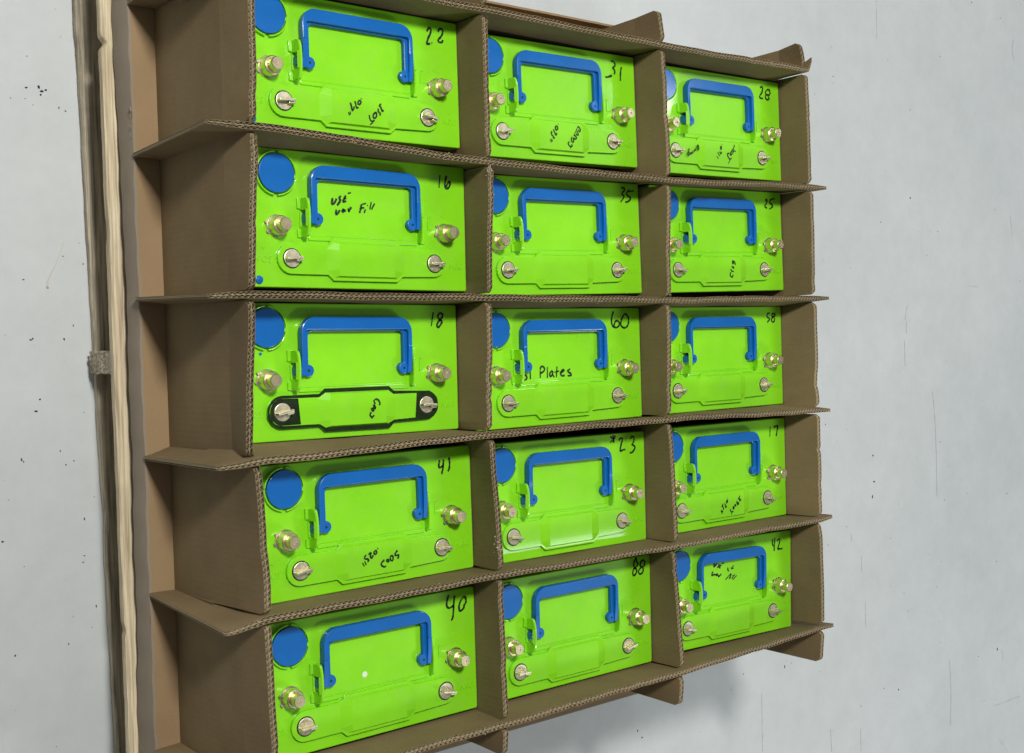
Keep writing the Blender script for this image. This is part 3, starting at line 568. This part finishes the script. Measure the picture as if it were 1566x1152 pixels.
def cover_raise(bm):
    z0, z1 = T_ + .0043, T_ + .0078
    out = [(.0590, .0142), (.0482, .0226), (-.0482, .0226), (-.0590, .0142), (-.0590, -.0142), (-.0482, -.0226), (.0482, -.0226), (.0590, -.0142)]
    inn = [(.0420, .0120), (.0420, .0206), (-.0420, .0206), (-.0420, .0120), (-.0420, -.0120), (-.0420, -.0206), (.0420, -.0206), (.0420, -.0120)]
    o = [bm.verts.new((p[0], BY + p[1], z0)) for p in out]; n = [bm.verts.new((p[0], BY + p[1], z1)) for p in inn]
    for k in range(8): bm.faces.new((o[k], o[(k + 1) % 8], n[(k + 1) % 8], n[k]))
    bm.faces.new(n); bm.faces.new(o[::-1])
M_cover = part('link_cover', lambda bm: (cover_b(bm), cover_raise(bm)), GREEN, 6)
def emb(txt, size, x, y):
    cu = bpy.data.curves.new('t', 'FONT'); cu.body = txt; cu.size = size; cu.extrude = .00035; cu.align_x = 'CENTER'; cu.align_y = 'CENTER'; cu.resolution_u = 2
    o = bpy.data.objects.new('t', cu); COL.objects.link(o)
    dg = bpy.context.evaluated_depsgraph_get(); me = bpy.data.meshes.new_from_object(o.evaluated_get(dg))
    bpy.data.objects.remove(o)
    me.transform(Matrix.Translation((x, y, T_ + .0002))); return me
def merge(meshes, name, m):
    bm = bmesh.new()
    for me in meshes: bm.from_mesh(me); bpy.data.meshes.remove(me)
    me = bpy.data.meshes.new(name); bm.to_mesh(me); bm.free(); me.materials.clear(); me.materials.append(m); 
    for p_ in me.polygons: p_.material_index = 0
    return me
M_pos = merge([emb('+', .013, -.1455, -.0375), emb('POS', .0115, -.1445, -.0520)], 'moulded_plus_sign', GREEN); M_neg = merge([emb('-', .013, .1475, -.0400), emb('NEG', .0115, .1470, -.0525)], 'moulded_minus_sign', GREEN)
M_cap = part('vent_cap', lambda bm: prism(bm, circ(-.1272, .0553, .0243, 64), T_ - .001, T_ + .0058, .0006), BLUE, 20)

def handle_b(bm):
    # flat-lying bail: closed outline of the U with stepped legs; grip is deeper than the legs
    zt_, zb_ = T_ + .0122, T_ + .0010
    ox, oy, r = .0830, .0690, .020
    ix, iy, ri = .0725, .0525, .006
    def U(ox, oy, r, ix, iy, ri, yb):
        pts = [(ox, yb)]
        for i in range(9): a = math.radians(90 * i / 8); pts.append((ox - r + r * math.cos(a), oy - r + r * math.sin(a)))
        for i in range(9): a = math.radians(90 + 90 * i / 8); pts.append((-ox + r + r * math.cos(a), oy - r + r * math.sin(a)))
        pts += [(-ox, yb), (-ix, yb)]
        for i in range(5): a = math.radians(180 - 90 * i / 4); pts.append((-ix + ri + ri * math.cos(a), iy - ri + ri * math.sin(a)))
        for i in range(5): a = math.radians(90 - 90 * i / 4); pts.append((ix - ri + ri * math.cos(a), iy - ri + ri * math.sin(a)))
        pts += [(ix, yb)]
        return pts
    prism(bm, U(ox, oy, r, .0770, .0525, .004, .0300), zb_ + .002, zt_, .0011)       # outer rail and deep grip
    prism(bm, U(ox - .0008, .0662, .018, ix - .001, .0505, ri, -.0048), T_ + .0010, T_ + .0072, .0010)   # inner ledge down to pivots
    for sx in (-1, 1):     # rail ramps down to the pivot
        x0, x1 = sorted((sx * .0770, sx * .0830))
        pr = [(.0300, T_ + .0120), (.0180, T_ + .0116), (.004, T_ + .0100), (-.0052, T_ + .0090), (-.0052, T_ + .001), (.0300, T_ + .001)]
        a = [bm.verts.new((x0, y, z)) for y, z in pr]; b_ = [bm.verts.new((x1, y, z)) for y, z in pr]
        for k in range(6): bm.faces.new((a[k], a[(k + 1) % 6], b_[(k + 1) % 6], b_[k]))
        bm.faces.new(a); bm.faces.new(b_[::-1])
        cx = sx * .0718
        pts = [p for p in circ(cx, .0010, .0078, 28)]
        prism(bm, pts, T_ + .0008, T_ + .0078, .0010)
        if sx > 0: continue
        # boss that turns in the bracket window
        c0 = sx * .0825; c1 = sx * .0925; ra, rb = [], []
        for i in range(20):
            a_ = 2 * math.pi * i / 20
            ra.append(bm.verts.new((c0, .001 + .0062 * math.cos(a_), T_ + .0066 + .0056 * math.sin(a_)))); rb.append(bm.verts.new((c1, .001 + .0062 * math.cos(a_), T_ + .0066 + .0056 * math.sin(a_))))
        for i in range(20): bm.faces.new((ra[i], ra[(i + 1) % 20], rb[(i + 1) % 20], rb[i]))
        bm.faces.new(rb)
M_handle = part('handle', handle_b, BLUE, 20)
def pins_b(bm):
    for sx in (-1, 1): prism(bm, circ(sx * .0718, .0010, .0017, 14), T_ + .0095, T_ + .0103)
M_pin = part('pivot_pin', lambda bm: prism(bm, circ(0, 0, .0017, 14), 0, .0008), BLACK)

def term_b(bm):
    n = 32
    def lathe(prof, lobes=0):
        rings = [[bm.verts.new((r * math.cos(2 * math.pi * i / n), r * math.sin(2 * math.pi * i / n), z)) for i in range(n)] for r, z in prof]
        for a, b_ in zip(rings, rings[1:]):
            for i in range(n): bm.faces.new((a[i], a[(i + 1) % n], b_[(i + 1) % n], b_[i]))
        bm.faces.new(rings[-1])
    lathe([(.0126, 0), (.0118, .0122), (.0108, .0130), (.0086, .0131), (.0083, .0135), (.0081, .0238), (.0074, .0246), (.0020, .0246), (.0016, .0238), (.0001, .0237)])
M_term = part('terminal', term_b, BRASS, 28)
def wash_b(bm):
    prism(bm, circ(0, 0, .0142, 40), -.0005, .0010, .0003)
    for a in (158, 205):
        a = math.radians(a); prism(bm, circ(.0150 * math.cos(a), .0150 * math.sin(a), .0022, 14), -.0005, .0018, .0004)
M_wash = part('washer', wash_b, DULL)
def disc_b(bm):
    prism(bm, circ(0, 0, .0114, 36), -.002, .0036, .0006)
M_disc = part('link_screw', disc_b, STEEL)
def rim_b(bm):
    prism(bm, circ(0, 0, .0128, 36), -.002, .0022)
M_rim = part('screw_hole_shade', rim_b, BLACK)  # flat black disc, paints the shade of the recess round the screw
def blade_b(bm):
    x0, x1 = -.0105, .0118
    prism(bm, rrect(x0, x1, -.0015, .0015, .0006, 2), .003, .0128, .0005)
    prism(bm, rrect(.0030, x1, -.0044, -.0022, .0006, 2), .003, .0105, .0005)
M_blade = part('blade', blade_b, STEEL)

def link(name, me, parent, loc=(0, 0, 0), rz=0):
    o = bpy.data.objects.new(name, me); COL.objects.link(o); o.parent = parent; o.location = loc; o.rotation_euler = (0, 0, rz); return o

WORDS = {
 '22': 'green-topped battery numbered 22 in marker, blue handle, upper left cell of the cardboard grid',
 '31': 'green-topped battery numbered 31 in thin marker, between batteries 22 and 28',
 '28': 'green-topped battery numbered 28, its link cover carrying three small scribbles, beside battery 31',
 '16': 'green-topped battery numbered 16 with a use wax fill note written inside the blue handle',
 '35': 'green-topped battery numbered 35 with no other writing, between batteries 16 and 25',
 '25': 'green-topped battery numbered 25 with one small scribble on its link cover',
 '18': 'green-topped battery numbered 18 with its link cover outlined in thick black marker',
 '60': 'green-topped battery numbered 60 with the words 31 Plates written under the handle',
 '58': 'green-topped battery numbered 58 with a bare green lid, right of battery 60',
 '41': 'green-topped battery numbered 41 with .025 and 500 scribbled upside down on its link cover',
 '23': 'green-topped battery numbered 23 with an asterisk before the number',
 '17': 'green-topped battery numbered 17 with a dark slanted scribble on its link cover',
 '40': 'green-topped battery numbered 40 in large thin digits with a white dot on its lid',
 '88': 'green-topped battery numbered 88, between batteries 40 and 42',
 '42': 'green-topped battery numbered 42 with a two-line note written inside its blue handle'}
rnd = random.Random(3)
for nm in names:
    x, y, a, strokes = BATT[nm]
    root = empty('battery', (x, y, ZB), a); tag(root, WORDS[nm], 'battery', 'green-topped batteries standing in the cardboard grid')
    link('case', M_case, root); link('lid', M_lid, root); link('moulded_plus_sign', M_pos, root); link('moulded_minus_sign', M_neg, root)
    link('link_cover', M_cover, root); link('vent_cap', M_cap, root)
    h = link('handle', M_handle, root); [link('pivot_pin', M_pin, h, (sx * .0718, .0010, T_ + .0073)) for sx in (-1, 1)]
    for k, (tx, ty) in enumerate(TERM):
        t_ = link('terminal', M_term, root, (tx, ty, T_ + .0018), rnd.uniform(0, 6)); 
        link('washer', M_wash, t_, (0, 0, -.0010), rnd.uniform(-.3, .3) - t_.rotation_euler.z)
    for k, sx in enumerate((-1, 1)):
        s_ = link('link_screw', M_disc, root, (sx * .1085 , BY, T_ + .0024)); s_.rotation_euler = (0, 0, 0)
        link('screw_hole_shade', M_rim, s_, (0, 0, 0)); link('blade', M_blade, s_, (0, 0, 0), rnd.uniform(-.22, .22))
    for kind_ in ('number', 'note'):
        sel = [(bar, q) for bar, q in strokes if (bar == 0 and min(u for u, v in q) > 950) == (kind_ == 'number')]
        if not sel: continue
        sel.sort(key=lambda t: sum(u for u, v in t[1]) / len(t[1]))
        groups = [[sel[0]]]
        for t in sel[1:]:
            a_ = max(u for _, q in groups[-1] for u, v in q)
            if min(u for u, v in t[1]) - a_ > 250: groups.append([t])
            else: groups[-1].append(t)
        for g in groups:
            bm = bmesh.new()
            for bar, q in g:
                dx, dy = (32, -38) if nm == '60' and max(u for u, v in q) < -500 else (0, 0)
                stroke(bm, [((u + dx) * 1e-4, (v + dy) * 1e-4) for u, v in q], .0030 if not bar else .0024, 0, T_ + (.00045 if not bar else .00825))
            mesh_obj('handwritten_' + kind_, bm, INK, root)
    if nm == '18':
        bm = bmesh.new(); zt_ = T_ + .00475
        out = bar_outline(HL, ER + .0012, CW + .0010); inn = bar_outline(HL, ER - .0024, CW - .0046, .0478, .0560)
        n = len(out)
        rr_ = random.Random(4)
        o_ = [bm.verts.new((p[0] + rr_.uniform(-.0004, .0004), p[1] + rr_.uniform(-.0004, .0004), zt_)) for p in out]; i_ = [bm.verts.new((p[0] + rr_.uniform(-.0005, .0005), p[1] + rr_.uniform(-.0005, .0005), zt_)) for p in inn]
        for k in range(n): bm.faces.new((o_[k], o_[(k + 1) % n], i_[(k + 1) % n], i_[k]))
        for sx, xe in ((-1, .0860), (1, .0930)):
            pts = [(sx * xe, BY + .0165), (sx * HL, BY + .0168)] + [(sx * (HL + .0168 * math.cos(math.radians(t2))), BY + .0168 * math.sin(math.radians(t2))) for t2 in range(80, -81, -10)] + [(sx * HL, BY - .0168), (sx * (xe - .003), BY - .0165)]
            bm.faces.new([bm.verts.new((p[0], p[1], zt_ - .0002)) for p in pts])
        o = mesh_obj('marker_outline', bm, PADINK, root)
    if nm in ('22', '16'):
        bm = bmesh.new(); prism(bm, circ(0, 0, .0052, 24), -.001, .0022, .0008); prism(bm, circ(0, 0, .0016, 12), .002, .0028, .0004)
        o = mesh_obj('corner_plug', bm, BLUE, root, 40); o.location = (-.1522 + (.0015 if nm == '22' else 0), -.0775 + (.0025 if nm == '22' else 0), T_)
    if nm == '40':
        bm = bmesh.new(); prism(bm, circ(-.0175, -.0028, .0040, 20), T_ - .0005, T_ + .0006, .0002); mesh_obj('white_spot', bm, WHITE, root)
    if nm == '18':
        bm = bmesh.new(); prism(bm, circ(-.1342, .0232, .0020, 12), T_ - .0005, T_ + .0010, .0003); mesh_obj('blue_crumb', bm, BLUE, root)

# torn fibre on two divider edges
for (x, y, s, nn) in ((.5345, -.745, .009, 70), (.5385, -.232, .007, 60)):
    bm = bmesh.new(); rnd2 = random.Random(nn)
    for k in range(nn):
        px, py, pz = x + rnd2.gauss(0, s * .28), y + rnd2.gauss(0, s * .55), H - .0015 + rnd2.uniform(-.002, .003); r_ = rnd2.uniform(.0008, .0028)
        bm.faces.new([bm.verts.new((px + rnd2.uniform(-r_, r_), py + rnd2.uniform(-r_, r_), pz + rnd2.uniform(-r_, r_))) for _ in range(3)])
    o = mesh_obj('torn_paper', bm, PAPER)
    tag(o, 'pale torn paper fibres on the divider edge left of battery %s' % ('23' if y < -.5 else '35'), 'torn paper', kind='stuff')

# ------------------------------------------------------------------ grit and scuffs on the floor
bm = bmesh.new(); rs = random.Random(5)
def chip(x, y, r):
    n = 7; a0 = rs.uniform(0, 6); el = rs.uniform(.6, 1.4)
    lo = [bm.verts.new((x + r * el * rs.uniform(.6, 1.1) * math.cos(a0 + 6.283 * i / n), y + r / el * rs.uniform(.6, 1.1) * math.sin(a0 + 6.283 * i / n), FZ + .0002)) for i in range(n)]
    tp = bm.verts.new((x, y, FZ + .0002 + r * .6))
    for i in range(n): bm.faces.new((lo[i], lo[(i + 1) % n], tp))
for x, y, r in SPECKS: chip(x, y, r * .0009 * (1 if x < .4 else 1.3))
for _ in range(70):
    x = rs.uniform(-.3, .115) if rs.random() < .35 else rs.uniform(1.25, 3.0); chip(x, rs.uniform(-1.8, .6), rs.uniform(.0003, .0010) * (1 if x < .4 else 1.7))
tag(mesh_obj('floor_grit', bm, SPEC), 'small dark grit scattered over the pale floor', 'grit', kind='stuff')
SCUFF = mat('scuff_rubber', (.52, .535, .525), .7, var=.3, scale=(60, 60, 60))
bm = bmesh.new()
for l_ in SCUFFS:
    if l_[0][0] < .4: continue
    stroke(bm, l_, .0016, 0, FZ + .0006)
tag(mesh_obj('scuff_marks', bm, SCUFF), 'thin grey scratches and scuffs on the floor right of the cardboard grid', 'scuffs', kind='stuff')
bm = bmesh.new()
l_ = [l for l in SCUFFS if l[0][0] < .4][0]
stroke(bm, l_, .0012, 0, FZ + .0015)
for dx in (0, .0022):
    stroke(bm, [(l_[-1][0] + dx, l_[-1][1]), (l_[-1][0] - .002 + dx, l_[-1][1] - .008), (l_[-1][0] + .001, l_[-1][1] - .010)], .0012, 0, FZ + .0017)
STRAW = mat('straw', (.62, .56, .48), .7, var=.2)
tag(mesh_obj('wood_splinter', bm, STRAW), 'thin pale splinter on the floor left of the pallet', 'splinter')
